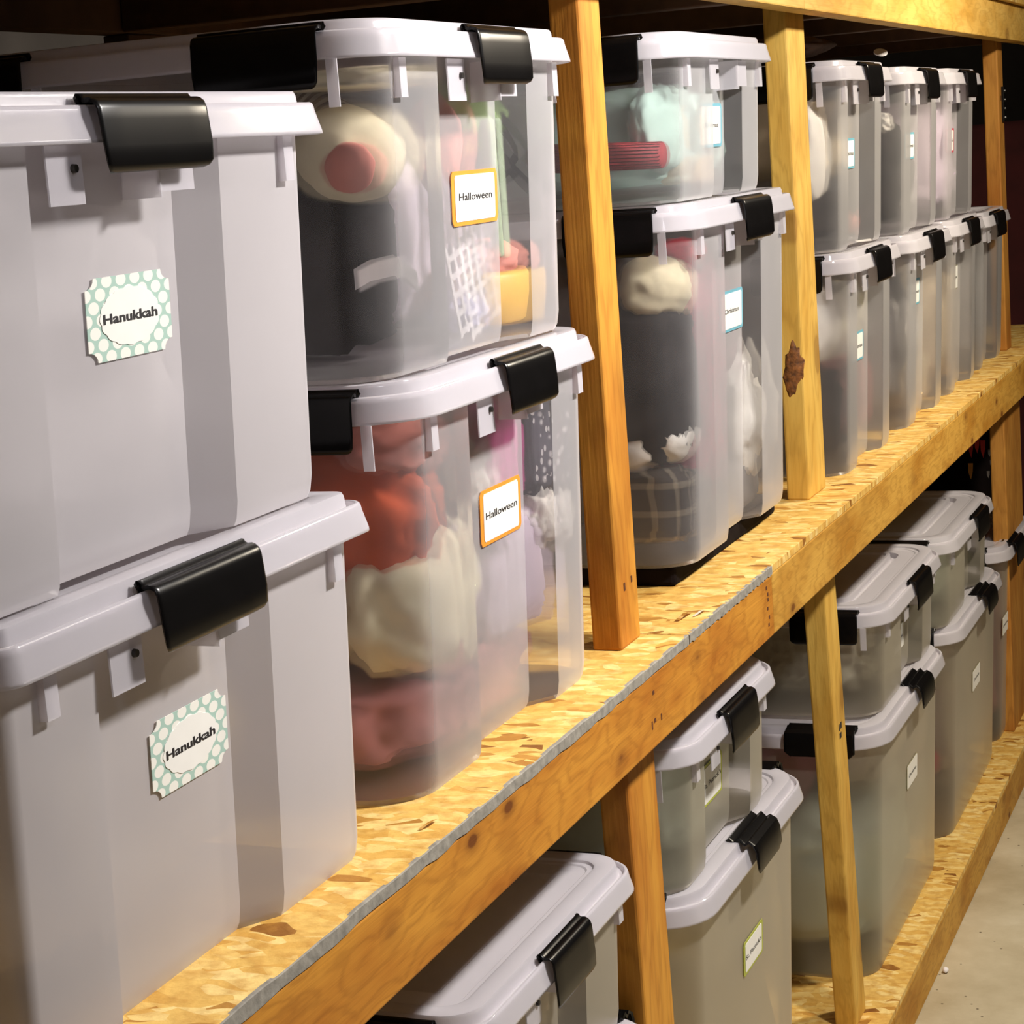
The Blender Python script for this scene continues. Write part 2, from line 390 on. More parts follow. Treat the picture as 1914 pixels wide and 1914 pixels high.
def make_bin(label, loc_y, xf, z0, W, skirt, D=.56, kind='A', off=0., mat=None, rot=0., lab=None, rw=.125, rd=.022, latch=.140, front_latch=True, lidR=.06, group='translucent storage bins on the rack', taper=.045, ridged=False, drop=.055, grooves=False, lab_z=None, lab_off=0., ch=.035):
    """W: lid width along the rack, skirt: height of the lid's lower edge above the base, xf: world x of the lid's front"""
    mat = mat or M_BODY
    t = thing('storage_bin', label, 'bin', (xf-D/2, loc_y, z0), group, (0, 0, rot))
    H = skirt+.029
    hx, hy = D/2, W/2
    bh = skirt+.012                       # body height (under the lid)
    bx, by = hx-.020, hy-.013
    zs = [0.004, .0, .006, .02, bh*.5, skirt-.035, bh]
    rings = []
    for i, z in enumerate(zs):
        ins = taper*(bh-z) + (.007 if i == 0 else .004 if i == 1 else .0015 if i == 2 else 0)
        iy = ins - .6*taper*(bh-z)
        rings.append(body_ring(bx-ins, by-iy, max(.012, lidR*.85-ins*.3), z, off, rw-ins*.2, rd, ch))
    bm = bmesh.new(); loft(bm, rings, close_first=True)
    bo = obj('body', bm, mat, t); smooth_by_angle(bo, .35)
    # flange tabs under the lid: hinge plates at each latch and short corner ribs
    def front_parts():
        fx = bx-.001
        yl = off-latch/2; yr = off+latch/2; rec = fx-rd-.004; px = hx-.013
        b = bmesh.new()
        add_box(b, px-.0015, px, yl-.042, yl-.001, skirt-.040, skirt); obj('latch_bracket', b, M_LID, t)
        b = bmesh.new(); add_box(b, rec, px, yl-.0025, yl-.001, skirt-.040, skirt); add_box(b, px-.002, px+.002, yl-.053, yl-.051, skirt-.041, skirt)
        bmesh.ops.translate(b, vec=(0, 0, 0), verts=b.verts); b.free()
        b = bmesh.new(); add_box(b, px-.0015, px, yr-.048, yr, skirt-.036, skirt); obj('latch_bracket', b, M_LID, t)
        b = bmesh.new(); add_box(b, rec, px+.002, yr-.050, yr-.0485, skirt-.040, skirt); obj('bracket_rib', b, M_LID, t)
        sb = bmesh.new(); bmesh.ops.create_cone(sb, cap_ends=True, segments=14, radius1=.0032, radius2=.0028, depth=.003)
        obj('screw', sb, M_SCREW, t, loc=(hx-.0115, yl-.012, skirt-.016), rot=(0, math.pi/2, 0))
        if front_latch:
            lo = obj('latch', latch_bm(latch, drop, ridged), M_LATCH, t, loc=(hx-.001, off, H-.004)); smooth_by_angle(lo, .62)
    if not ridged:
        front_parts()
        for sy in (-1, 1):
            y0 = sy*(by-max(.045, lidR*.9)); cr = bmesh.new()
            prof = [(bx-.006, y0-.0009), (bx+.005, y0-.0009), (bx+.005, y0+.014), (bx+.0038, y0+.014), (bx+.0038, y0+.0009), (bx-.006, y0+.0009)]
            loft(cr, [[Vector((a, b_, z)) for a, b_ in prof] for z in (skirt-.036, skirt)], True, True)
            bmesh.ops.recalc_face_normals(cr, faces=cr.faces[:]); obj('corner_rib', cr, M_LID, t)
    else:
        lo = obj('latch', latch_bm(latch, drop, True), M_LATCH, t, loc=(hx-.001, off, H-.004)); smooth_by_angle(lo, .62)
    # side latches: two per long side
    for sy in (-1, 1):
        for k in (hx-.118, -hx+.13):
            lo = obj('latch', latch_bm(.128, drop, ridged), M_LATCH, t, loc=(k, sy*(hy-.001), H-.004), rot=(0, 0, sy*math.pi/2)); smooth_by_angle(lo, .62)
            if not ridged:
                pb = bmesh.new(); e = k+.064
                ya, yb = sorted((sy*(by-.002), sy*(hy-.004)))
                add_box(pb, e+.002, e+.013, *sorted((sy*(hy-.0070), sy*(hy-.0055))), skirt-.042, skirt)
                obj('latch_bracket', pb, M_LID, t)
    # lid
    R = lidR
    L = [(.000, skirt), (.0004, skirt+.003), (.0045, H-.010), (.0050, H-.0065), (.0058, H-.0045), (.0070, H-.0035), (.0086, H-.0035), (.0094, H-.0045), (.0100, H-.0085), (.0150, H-.0085), (.0160, H-.006), (.0170, H+.0030), (.0184, H+.0060), (.021, H+.0065), (.038, H+.0065), (.0405, H+.0055), (.042, H+.0025), (.048, H+.0025), (.050, H+.0010), (.075, H+.0010)]
    if grooves: L += [(.080, H+.001), (.082, H-.009), (.094, H-.009), (.096, H+.0055), (.103, H+.0055), (.105, H+.001)]
    else: L += [(.080, H+.0010), (.083, H-.001)]
    lr = []
    for ins, z in L: lr.append(rrect(hx-ins, hy-ins, max(.006, R-ins*.55), z))
    bm = bmesh.new(); loft(bm, lr, close_last=True)
    ld = obj('lid', bm, M_LID, t); smooth_by_angle(ld, .5)
    sd = ld.modifiers.new('thickness', 'SOLIDIFY'); sd.thickness = .0016; sd.offset = -1
    # label sticker
    if lab:
        style, ly, lz = lab[:3]
        fxz = bx-taper*(bh-lz)-rd
        make_label(t, style, fxz+.0012, ly, lz, math.atan(taper), *(lab[3:] if len(lab) > 3 else ()))
    return t

def blob(name, label, cat, c, s, mat, seed=0, amp=.25, freq=3., sub=4, group=None, rot=None, parent=None, flat_bottom=False):
    bm = bmesh.new(); bmesh.ops.create_icosphere(bm, subdivisions=sub, radius=1)
    for v in bm.verts:
        p = v.co.copy(); q = p*freq+Vector((seed*3.7, seed*1.9, seed*5.3))
        d = noise.fractal(q, 1., 2., 3)*amp + abs(noise.noise(q*1.7))*amp*.6
        p *= 1+d-amp*.2
        if flat_bottom and p.z < -.75: p.z = -.75
        v.co = Vector((p.x*s[0], p.y*s[1], p.z*s[2]))
    o = obj(name, bm, mat, parent, smooth=True, loc=c, rot=rot)
    if not parent: tag(o, label, cat, group)
    return o
def superbox(name, label, cat, c, s, mat, seed=0, p=.45, amp=.03, freq=4, rot=None, parent=None, group=None, sub=4):
    """soft box: a cushion-like folded stack"""
    bm = bmesh.new(); bmesh.ops.create_icosphere(bm, subdivisions=sub, radius=1)
    for v in bm.verts:
        q = v.co; co = Vector([math.copysign(abs(a)**p, a) for a in q])
        m_ = max(abs(co.x), abs(co.y), abs(co.z)); 
        nn = 1+noise.fractal(q*freq+Vector((seed, seed*2.1, seed*.7)), 1., 2., 3)*amp*4
        v.co = Vector((co.x*s[0]*nn, co.y*s[1]*nn, co.z*s[2]*nn))
    o = obj(name, bm, mat, parent, smooth=True, loc=c, rot=rot)
    if not parent: tag(o, label, cat, group)
    return o
def strip(name, label, cat, pts, width, mat, th=.002, wdir=(0, 0, 1), parent=None):
    """ribbon through pts"""
    bm = bmesh.new(); wd = Vector(wdir).normalized()*width/2; rows = []
    P = [Vector(p) for p in pts]
    for p in P: rows.append((bm.verts.new(p-wd), bm.verts.new(p+wd)))
    for a, b in zip(rows, rows[1:]): bm.faces.new((a[0], b[0], b[1], a[1]))
    bmesh.ops.solidify(bm, geom=bm.faces[:], thickness=th); bmesh.ops.recalc_face_normals(bm, faces=bm.faces[:])
    o = obj(name, bm, mat, parent)
    if not parent: tag(o, label, cat)
    return o
def tube(name, pts, r, mat, parent=None, n=8, closed=False):
    bm = bmesh.new(); P = [Vector(p) for p in pts]; rings = []
    for i, p in enumerate(P):
        if closed: d = (P[(i+1) % len(P)]-P[i-1])
        else: d = (P[min(i+1, len(P)-1)]-P[max(i-1, 0)])
        d.normalize(); a = d.orthogonal().normalized() if abs(d.z) > .95 else d.cross(Vector((0, 0, 1))).normalized(); b = d.cross(a)
        rings.append([p+a*r*math.cos(2*math.pi*k/n)+b*r*math.sin(2*math.pi*k/n) for k in range(n)])
    if closed: rings.append(rings[0])
    loft(bm, rings, not closed, not closed); bmesh.ops.recalc_face_normals(bm, faces=bm.faces[:])
    return obj(name, bm, mat, parent, smooth=True)

# ------------------------------------------------------------------ the setting
ZL = -.9696; ZF = -1.0737
tag(obj('floor', box_bm(-1.6, 3, -1.5, 9.5, ZF-.05, ZF), M_CONC), 'dusty grey concrete floor with dark specks', kind='structure')
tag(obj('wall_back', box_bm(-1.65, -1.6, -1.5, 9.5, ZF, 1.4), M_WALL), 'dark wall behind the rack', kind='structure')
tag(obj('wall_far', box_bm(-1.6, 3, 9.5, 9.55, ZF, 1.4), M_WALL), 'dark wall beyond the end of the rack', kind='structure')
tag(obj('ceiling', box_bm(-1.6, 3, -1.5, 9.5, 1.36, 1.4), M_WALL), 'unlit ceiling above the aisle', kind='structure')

# ------------------------------------------------------------------ the wooden rack
rack = thing('storage_rack', 'long yellow pine storage rack with strand board decks holding every clear bin', 'shelf', (0, 0, ZF))
def part(name, x0, x1, y0, y1, z0, z1, mat, bev=.002, lab=None):
    cx, cy, cz = (x0+x1)/2, (y0+y1)/2, (z0+z1)/2
    o = obj(name, box_bm(x0-cx, x1-cx, y0-cy, y1-cy, z0-cz, z1-cz, bev), mat, rack, loc=(cx, cy, cz-ZF))
    if lab: o['label'] = lab
    return o
SD = -.70
# decks
decks = []
for z in (0, ZL):
    for y0, y1 in ((.3, 2.338), (2.341, 4.775), (4.778, 6.05)):
        d_ = part('deck_panel', SD, 0, y0, y1, z-.0115, z, M_OSB, .0006); decks.append((d_, (y0+y1)/2))
decks.append((part('deck_panel', SD, -.002, .3, 3.1, .882, .8935, M_OSB, .0006), 1.7)); part('deck_panel', SD, -.002, 3.103, 6.05, .882, .8935, M_OSB, .0006)
# grey painted front edge
for k, (y0, y1) in enumerate(((.3, 2.338), (2.341, 2.742))):
    d_, cy = decks[k]
    bm = bmesh.new(); n = 90; rnd = random.Random(k); rings = []
    for i in range(n+1):
        y = y0+(y1-y0)*i/n - cy; a = .0062+rnd.uniform(-.0010, .0002); b = -.0060+rnd.uniform(-.0016, .0012); x = .0012+rnd.uniform(-.0003, .0004)
        rings.append([Vector((-.003, y, b)), Vector((x, y, b)), Vector((x, y, a-.0008)), Vector((x-.001, y, a)), Vector((-.003, y, a))])
    loft(bm, rings, True, True); bmesh.ops.recalc_face_normals(bm, faces=bm.faces[:])
    e = obj('painted_edge', bm, M_GREY, d_, loc=(-SD/2, 0, 0)); e['label'] = 'rough grey painted edge'
# beams
part('beam', -.040, 0, .3, 2.741, -.1005, -.0117, M_BEAM1, .0025, 'orange pine front beam with dark oval knots')
part('beam', -.040, 0, 2.7435, 6.05, -.1005, -.0117, M_BEAM2, .0025, 'paler pine front beam')
part('beam', -.040, 0, .3, 3.4, ZF+.001, ZL-.0117, M_BEAM2, .0025); part('beam', -.040, 0, 3.403, 6.05, ZF+.001, ZL-.0117, M_BEAM2, .0025)
part('beam', -.056, -.018, .3, 3.176, .7915, .8815, M_TOPB, .0025); part('beam', -.056, -.018, 3.179, 6.05, .7915, .8815, M_TOPB, .0025)
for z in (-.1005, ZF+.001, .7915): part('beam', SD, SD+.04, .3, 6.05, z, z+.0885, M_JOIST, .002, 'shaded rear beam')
# joists across under the decks
for z in (-.1005, .7915):
    for y in (.55, 1.62, 2.235, 2.86, 3.46, 4.1, 4.72, 5.46):
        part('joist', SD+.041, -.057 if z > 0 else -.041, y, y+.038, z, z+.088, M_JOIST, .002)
# posts (front and rear)
def post(x1, y0, y1, z0, z1, mat, lean=(0, 0), dep=.038):
    cx, cy = x1-dep/2, (y0+y1)/2
    bm = box_bm(-dep/2, dep/2, -(y1-y0)/2, (y1-y0)/2, 0, z1-z0, .0035, 2)
    for v in bm.verts:
        k = 1-v.co.z/(z1-z0); v.co.x += lean[0]*k; v.co.y += lean[1]*k
    return obj('post', bm, mat, rack, loc=(cx, cy, z0-ZF))
P1 = post(-.057, 2.254, 2.328, 0, .882, M_POST[0], (0, -.002)); P1['label'] = 'knotty orange front post'
P2 = post(-.069, 3.255, 3.375, 0, .882, M_POST[1], (0, -.005)); P2['label'] = 'pale yellow front post with a torn knot'
P3 = post(-.062, 5.375, 5.455, 0, .882, M_POST[2], (0, 0)); P3['label'] = 'brown end post'
Q1 = post(-.0405, 2.190, 2.296, ZL, -.012, M_POST[0], (.003, .02)); Q2 = post(-.0405, 3.195, 3.275, ZL, -.012, M_POST[1], (-.010, .125)); Q2['label'] = 'slightly leaning pale post with a black stamp'
Q3 = post(-.0405, 5.15, 5.42, ZL, -.012, M_POST[2], (0, 0))
for y in (.9, 2.25, 3.3, 5.4):
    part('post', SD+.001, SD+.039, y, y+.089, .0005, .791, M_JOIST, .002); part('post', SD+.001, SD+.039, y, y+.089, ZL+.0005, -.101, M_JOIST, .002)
# torn knot on the second post
kb = bmesh.new()
bmesh.ops.create_uvsphere(kb, u_segments=20, v_segments=12, radius=1)
for v in kb.verts: k = 1+.35*noise.noise(v.co*2.3); v.co = Vector((v.co.x*.017*k+.004*v.co.z, v.co.y*.006, v.co.z*.046*k))
k_ = obj('knot', kb, simple('torn_knot_wood', (.20, .07, .014), .7, .6, 120, .8), P2, smooth=True, loc=(.002, -.0615, .220)); k_['label'] = 'dark torn knot hollow'
# stamp on leaning post: rows of black marks
sm = bmesh.new()
for (y, z, w_, h_) in ((-.010, .018, .010, .010), (.006, .020, .009, .012), (-.012, .002, .018, .006), (.012, .004, .006, .016), (-.008, -.013, .008, .012), (.004, -.012, .010, .012), (-.004, -.028, .014, .010)):
    add_box(sm, 0, .0005, y, y+w_, z, z+h_)
st = obj('grade_stamp', sm, M_INK, Q2, loc=(.0145, .048, .575)); st['label'] = 'black ink grade stamp'
# staples and nail heads on beam and posts
def nails(parent, spots_, mat):
    b = bmesh.new()
    for x, y, z, w_, h_ in spots_: add_box(b, x, x+.0008, y, y+w_, z, z+h_)
    return tag(obj('nail_marks', b, mat, parent), kind='stuff')
beam1 = [o for o in rack.children if o.name.startswith('beam')][0]; beam2 = [o for o in rack.children if o.name.startswith('beam')][1]
M_NAIL = simple('rusty_nail', (.10, .03, .01), .6, .3, 200)
nails(beam1, [(.0195, 2.706-1.5205+dy*.02, z, .006, .005) for dy, z in ((0, .028), (.3, .018), (.3, .010), (.1, -.002), (.4, -.016), (.2, -.026))]+[(.0195, 2.18-1.5205, -.02, .004, .010), (.0195, 2.215-1.5205, -.018, .004, .008)], M_NAIL)
nails(beam2, [(.0195, 2.765-4.972, z, .007, .005) for z in (.02, -.014)], M_NAIL)
nails(P1, [(.0186, -.018, .07, .006, .010), (.0186, .010, .075, .005, .008)], M_NAIL)
nails(P3, [(.0186, -.01, .665-.02, .01, .012)], M_NAIL)
# dark metal strap at the end post
mb = box_bm(0, .006, -.014, .014, -.045, .045, .001)
for k in range(4):
    r = bmesh.ops.create_uvsphere(mb, u_segments=8, v_segments=6, radius=.005)
    for v in r['verts']: v.co += Vector((.006, 0, -.034+.0225*k))
hb = obj('metal_strap', mb, simple('black_metal', (.02, .02, .02), .25, .2, 60, metal=.8), P3, loc=(.0192, .018, .635)); hb['label'] = 'black metal strap with shiny screws'

# ------------------------------------------------------------------ the bins
G = 'translucent latching bins'
B = make_bin
# upper level, first bay
B('wide milky bin with dotted Hanukkah sticker, standing on the deck at far left', 1.283, -.020, .0, .536, .295, mat=M_BODY_MILK, lab=('mint', .006, .178, .056, .0300), rw=.124, off=-.019, drop=.046, lidR=.022, latch=.150, group=G)
B('wide milky bin with dotted Hanukkah sticker, stacked topmost at far left', 1.260, -.016, .3325, .526, .301, mat=M_BODY_MILK, lab=('mint', .004, .178, .056, .0300), rw=.124, off=-.014, drop=.046, lidR=.022, latch=.142, group=G)
B('tall Halloween bin of orange, cream and magenta cloth, bottom of second stack', 1.914, -.022, .0, .560, .371, mat=M_BODY_CLEAR, drop=.050, lab=('orange', .026, .235, .056, .0295), off=.016, rw=.115, group=G, lidR=.075, latch=.132)
B('clear bin with Halloween sticker holding a plush toy and yellow pail, top of second stack', 1.906, -.022, .4085, .552, .291, mat=M_BODY_CLEAR, drop=.050, lab=('orange', .030, .156, .060, .0275), off=.016, rw=.115, group=G, lidR=.075, latch=.132)
# second bay
B('tall Christmas bin full of dark clothes and white fur, standing on a black slab', 2.855, -.028, .030, .60, .458, mat=M_BODY_CLEAR, lab=('blue', .015, .325, .062, .030), off=.010, rw=.098, group=G, lidR=.075, latch=.146, ch=.03)
B('short clear bin of mint cloth with Christmas sticker and no front latch', 2.800, -.028, .5255, .52, .186, mat=M_BODY_CLEAR, lab=('blue', .010, .098, .058, .0305), off=.030, rw=.075, group=G, lidR=.075, front_latch=False, ch=.02)
# third bay: three stacks and one more behind the post
B('clear bin with teal sticker between the pale post and next stack, lower of two', 3.680, -.022, .0, .46, .357, mat=M_BODY_MID, lab=('blue', -.018, .21, .050, .027), rw=.112, group=G, latch=.122)
B('clear bin with a tall white plush shape inside, upper bin right of the pale post', 3.675, -.022, .3945, .45, .291, mat=M_BODY_MID, lab=('blue', -.018, .165, .050, .027), rw=.112, group=G, latch=.122)
B('clear bin with narrow white sticker, lower of the middle stack in the third bay', 4.225, -.022, .0, .47, .352, mat=M_BODY_MID, lab=('blue', -.018, .26, .050, .027), rw=.112, group=G, latch=.122)
B('clear bin with dark contents, upper of middle stack in third bay', 4.235, -.022, .3895, .46, .291, mat=M_BODY_MID, lab=('blue', -.018, .17, .050, .027), rw=.112, group=G, latch=.122)
B('clear bin showing a white ring, lower bin of the last full stack', 4.695, -.024, .0, .43, .352, mat=M_BODY_MID, lab=('olive', -.018, .25, .050, .027), rw=.112, group=G, latch=.118)
B('clear bin with red edged sticker and lilac contents, top of the last full stack', 4.705, -.022, .3895, .44, .292, mat=M_BODY_MID, lab=('red', -.018, .17, .050, .027), rw=.112, group=G, latch=.118)
B('clear bin half hidden by the brown end post, last on the deck', 5.140, -.030, .0, .43, .345, mat=M_BODY_MID, rw=.112, group=G, latch=.130, off=-.02)
# lower level
B('bin whose milky lid corner shows at the bottom edge left of a lower post', 1.878, .002, ZL, .60, .500, mat=M_BODY_WARM, rw=.10, group=G, ridged=True, latch=.12, drop=.034, rd=0)
B('bin with half shaded clear lid and black latch under the knotty beam at bottom', 1.925, -.020, -.4325, .505, .171, mat=M_BODY_WARM, rw=.10, group=G, latch=.118, off=-.005, lidR=.05)
B('tall smooth bin with lime edged sticker and ridged latch, right of the first lower post', 2.680, -.018, ZL, .62, .560, mat=M_BODY_WARM, rw=.10, group=G, ridged=True, latch=.12, drop=.034, rd=0, lab=('green', .01, .41, .052, .026), lidR=.08)
B('short bin with shaded lid and lime sticker, under the beam right of first lower post', 2.618, -.020, -.3725, .49, .179, mat=M_BODY_WARM, rw=.115, group=G, latch=.134, lidR=.07, lab=('green', -.012, .095, .05, .030))
B('tall smooth bin with small white sticker right of the leaning stamped post', 3.850, -.018, ZL, .70, .455, mat=M_BODY_WARM, rw=.10, group=G, ridged=True, latch=.115, drop=.034, rd=0, off=.03, lab=('olive', .01, .305, .052, .025), lidR=.09)
B('short bin with lit ribbed lid and patterned cloth, stacked right of the leaning stamped post', 3.880, -.018, -.4775, .62, .176, mat=M_BODY_WARM, rw=.11, off=.03, group=G, latch=.15, lidR=.08, grooves=True, lab=('olive', .0, .08, .05, .026))
B('tall smooth bin with small white sticker, second from the leaning post', 4.630, -.018, ZL, .70, .450, mat=M_BODY_WARM, rw=.10, group=G, ridged=True, latch=.125, drop=.034, rd=0, off=.06, lab=('olive', .0, .29, .052, .025), lidR=.09)
B('short bin with ribbed lid stacked second from the leaning post', 4.570, -.018, -.4825, .62, .169, mat=M_BODY_WARM, rw=.11, off=.06, group=G, latch=.15, lidR=.08, grooves=True, lab=('olive', .03, .08, .035, .022))
B('farthest lower bin at the right edge with white sticker and black latch', 5.270, -.022, ZL, .52, .475, mat=M_BODY_WARM, rw=.10, group=G, latch=.13, lidR=.08, grooves=True, ridged=True, rd=0, off=-.08, lab=('olive', -.16, .30, .045, .025))

# ------------------------------------------------------------------ contents
S = simple
f_white = S('white_tissue', (.86, .83, .84), .9, .05, 12, .4); f_cream = S('cream_fleece', (.80, .72, .50), .95, .08, 50, .4)
f_cream2 = S('pale_cream_cloth', (.84, .78, .56), .95, .06, 20, .3)
f_dark = S('near_black_cloth', (.009, .006, .006), .95, .4, 20, .4, spec=.1); f_brown = S('dark_brown_cloth', (.07, .035, .02), .95, .3, 20, .4)
f_orange = S('burnt_orange_cloth', (.62, .10, .03), .9, .25, 14, .4); f_rust = S('rust_brown_cloth', (.28, .09, .02), .9, .3, 14, .4)
f_mauve = S('dusty_mauve_cloth', (.42, .16, .15), .9, .2, 14, .4); f_mag = S('magenta_cloth', (.62, .08, .32), .8, .1, 20)
f_mint = S('pale_mint_cloth', (.52, .72, .66), .9, .08, 12, .3); f_red = S('deep_red_roll', (.32, .02, .03), .7, .2, 20)
f_tan = S('tan_card', (.60, .46, .28), .8, .1, 20); f_pink = S('salmon_felt', (.72, .27, .22), .9, .1, 40, .2)
f_wine = S('wine_velvet', (.26, .025, .06), .9, .25, 20); f_fur = S('white_fur', (.88, .85, .80), 1, .05, 60, .8)
f_green = S('leaf_green_ribbon', (.24, .42, .12), .6, .1, 30); f_pgreen = S('pale_green_strip', (.62, .80, .55), .6, .1, 30)
f_yellow = S('yellow_plastic', (.90, .55, .10), .4, .05, 10); f_lilac = S('lilac_paper', (.42, .40, .62), .7, .1, 20); f_lil2 = S('pale_lilac_cloth', (.72, .62, .76), .9, .1, 10)
f_grey = S('grey_cloth', (.26, .25, .25), .9, .3, 14, .3); f_olive = S('olive_cloth', (.52, .40, .18), .95, .2, 10, .3); f_sage = S('sage_sheet', (.56, .62, .50), .9, .12, 8, .3)
f_plum = S('plum_cloth', (.16, .05, .07), .9, .3, 10, .3); f_beige = S('beige_bundle', (.70, .58, .40), .95, .1, 10, .3)
f_stars = spots('starred_dark_cloth', (.05, .045, .07), (.85, .82, .85), 62, .24); f_lace = spots('lace_pattern', (.22, .18, .12), (.50, .46, .34), 45, .10, True)
f_plaid = plaid('dark_plaid', (.030, .022, .018), (.35, .30, .22)); f_stripe = striped('brown_striped_knit', (.60, .52, .40), (.12, .06, .04), 45)
f_dkred = S('dark_red_fabric', (.055, .006, .006), .9, .3, 10)

# Hanukkah bins: white tissue and a platter
superbox('tissue_bundle', 'white tissue bundle filling the topmost Hanukkah bin', 'packing', (-.30, 1.248, .482), (.19, .19, .125), f_white, 1)
pl = bmesh.new(); loft(pl, [[Vector((r*math.cos(a), r*math.sin(a)*.98, z)) for a in [2*math.pi*i/40 for i in range(40)]] for r, z in ((.001, 0), (.05, 0), (.055, .003), (.085, .010), (.087, .0125), (.055, .006), (.001, .004))])
tag(obj('platter', pl, f_white, None, True, (-.175, 1.19, .645)), 'white round platter faintly showing in the topmost Hanukkah bin', 'plate'); 
superbox('tissue_bundle', 'white tissue bundle filling the lower Hanukkah bin', 'packing', (-.30, 1.272, .155), (.19, .20, .130), f_beige, 2)

# plush toy in the upper Halloween bin
pt = thing('plush_toy', 'cream plush toy with red nose and striped cap seen through the Halloween bin side', 'toy', (-.13, 1.80, .432))
blob('head', None, None, (-.005, -.01, .185), (.056, .055, .046), f_cream, 3, .06, 1.5, parent=pt, rot=(0, .35, 0))
nb = blob('nose', None, None, (.020, -.062, .172), (.026, .012, .024), f_pink, 4, .05, 2, parent=pt)
blob('cap', None, None, (-.055, .01, .228), (.055, .050, .028), f_stripe, 5, .10, 2, parent=pt, rot=(0, .5, 0))
superbox('torso', None, None, (-.09, .03, .075), (.090, .055, .085), f_dark, 6, parent=pt)
strip('tag', None, None, [(.012, -.058, .066), (.030, -.060, .074), (.055, -.058, .078), (.075, -.05, .06)], .020, f_white, parent=pt)
superbox('costume_bundle', 'black costume bundle behind the plush toy in the upper Halloween bin', 'clothing', (-.385, 1.89, .535), (.12, .16, .11), f_dark, 7)
superbox('lilac_costume', 'pale lilac costume at the right of the upper Halloween bin', 'clothing', (-.28, 2.05, .53), (.10, .085, .10), f_lil2, 96)
superbox('cream_cloth', 'cream cloth tucked under the lid of the upper Halloween bin', 'cloth', (-.14, 1.82, .688), (.065, .08, .010), f_cream2, 8)
blob('felt_hat', 'salmon pink felt hat shape behind the upper Halloween sticker', 'hat', (-.120, 1.960, .622), (.026, .042, .050), f_pink, 9, .1, 2)
rb = thing('ribbon_bow', 'green ribbon bow near the right end of the upper Halloween bin', 'ribbon', (-.098, 2.10, .60))
strip('loop', None, None, [(0, -.03, .045), (.0, .01, .025), (.0, .035, .005), (0, .0, -.012), (0, -.03, -.020)], .014, f_green, .003, parent=rb)
strip('tail', None, None, [(.004, -.035, .02), (.004, -.02, .0), (.004, .02, -.02), (.004, .055, -.035)], .020, f_pgreen, .003, parent=rb)
blob('green_cloth', 'soft green cloth behind the ribbon in the upper Halloween bin', 'cloth', (-.16, 2.09, .645), (.05, .05, .040), f_green, 11, .2, 2)
tag(obj('pale_green_tube', box_bm(-.006, .006, -.008, .008, -.075, .075, .004), f_pgreen, None, False, (-.098, 2.055, .570)), 'pale green upright tube right of the upper Halloween sticker', 'tube')
# lattice paper
lt = bmesh.new()
for k in range(5):
    add_box(lt, 0, .002, -.040+.018*k, -.034+.018*k, -.065, .065)
for k in range(7): add_box(lt, .001, .003, -.042, .042, -.062+.02*k, -.056+.02*k)
tag(obj('lattice_panel', lt, f_white, None, False, (-.106, 1.975, .490), (.25, 0, 0)), 'white lattice panel under the upper Halloween sticker', 'decoration')
blob('paper_wad', 'lilac blue paper wad at the bottom of the upper Halloween bin', 'paper', (-.125, 1.985, .445), (.028, .035, .022), f_lilac, 13, .3, 2)
# pail
pail = thing('toy_pail', 'yellow toy pail lying in the upper Halloween bin', 'pail', (-.120, 2.080, .4225))
pb = bmesh.new(); loft(pb, [[Vector((r*math.cos(a), r*1.5*math.sin(a), z)) for a in [2*math.pi*i/32 for i in range(32)]] for r, z in ((.030, 0), (.034, .003), (.039, .03), (.040, .052), (.037, .058), (.034, .052))], True, True)
obj('pail_body', pb, f_yellow, pail, True); 
blob('pail_filling', None, None, (0, 0, .070), (.030, .048, .024), f_pink, 14, .15, 2, parent=pail)

# lower Halloween bin
blob('orange_cloth', 'crumpled burnt orange cloth at the left of the lower Halloween bin', 'cloth', (-.150, 1.765, .265), (.080, .045, .075), f_orange, 15, .22, 1.8)
blob('cream_cloth', 'soft cream fleece bulging in the middle of the lower Halloween bin', 'cloth', (-.120, 1.815, .170), (.055, .100, .085), f_cream2, 16, .2, 1.6)
superbox('fleece_stack', 'folded pale fleece at the left of the lower Halloween bin', 'cloth', (-.30, 1.83, .150), (.14, .14, .040), f_cream, 17)
superbox('costume_bundle', 'rust brown costume bundle high in the lower Halloween bin', 'clothing', (-.32, 1.86, .285), (.15, .16, .065), f_rust, 18)
superbox('folded_cloth', 'dusty mauve folded cloth at the bottom of the lower Halloween bin', 'cloth', (-.27, 1.89, .055), (.175, .195, .042), f_mauve, 19)
blob('salmon_cloth', 'salmon cloth at the top left of the lower Halloween bin', 'cloth', (-.112, 1.775, .335), (.040, .06, .032), f_pink, 20, .2, 2)
superbox('magenta_cloth', 'magenta cloth behind the lower Halloween sticker', 'cloth', (-.112, 2.020, .285), (.022, .042, .055), f_mag, 21)
superbox('star_cloth', 'dark cloth printed with white stars in the lower Halloween bin', 'cloth', (-.104, 2.115, .285), (.020, .036, .062), f_stars, 22)
blob('white_fluff', 'white fluff left of the magenta cloth', 'stuffing', (-.112, 1.955, .272), (.020, .035, .035), f_fur, 23, .35, 3)
blob('white_fluff', 'white fluff under the star printed cloth', 'stuffing', (-.102, 2.120, .195), (.022, .036, .036), f_fur, 24, .35, 3)
superbox('grey_cloth', 'greyish lilac cloth below the lower Halloween sticker', 'cloth', (-.145, 2.04, .145), (.050, .105, .070), f_lil2, 25)

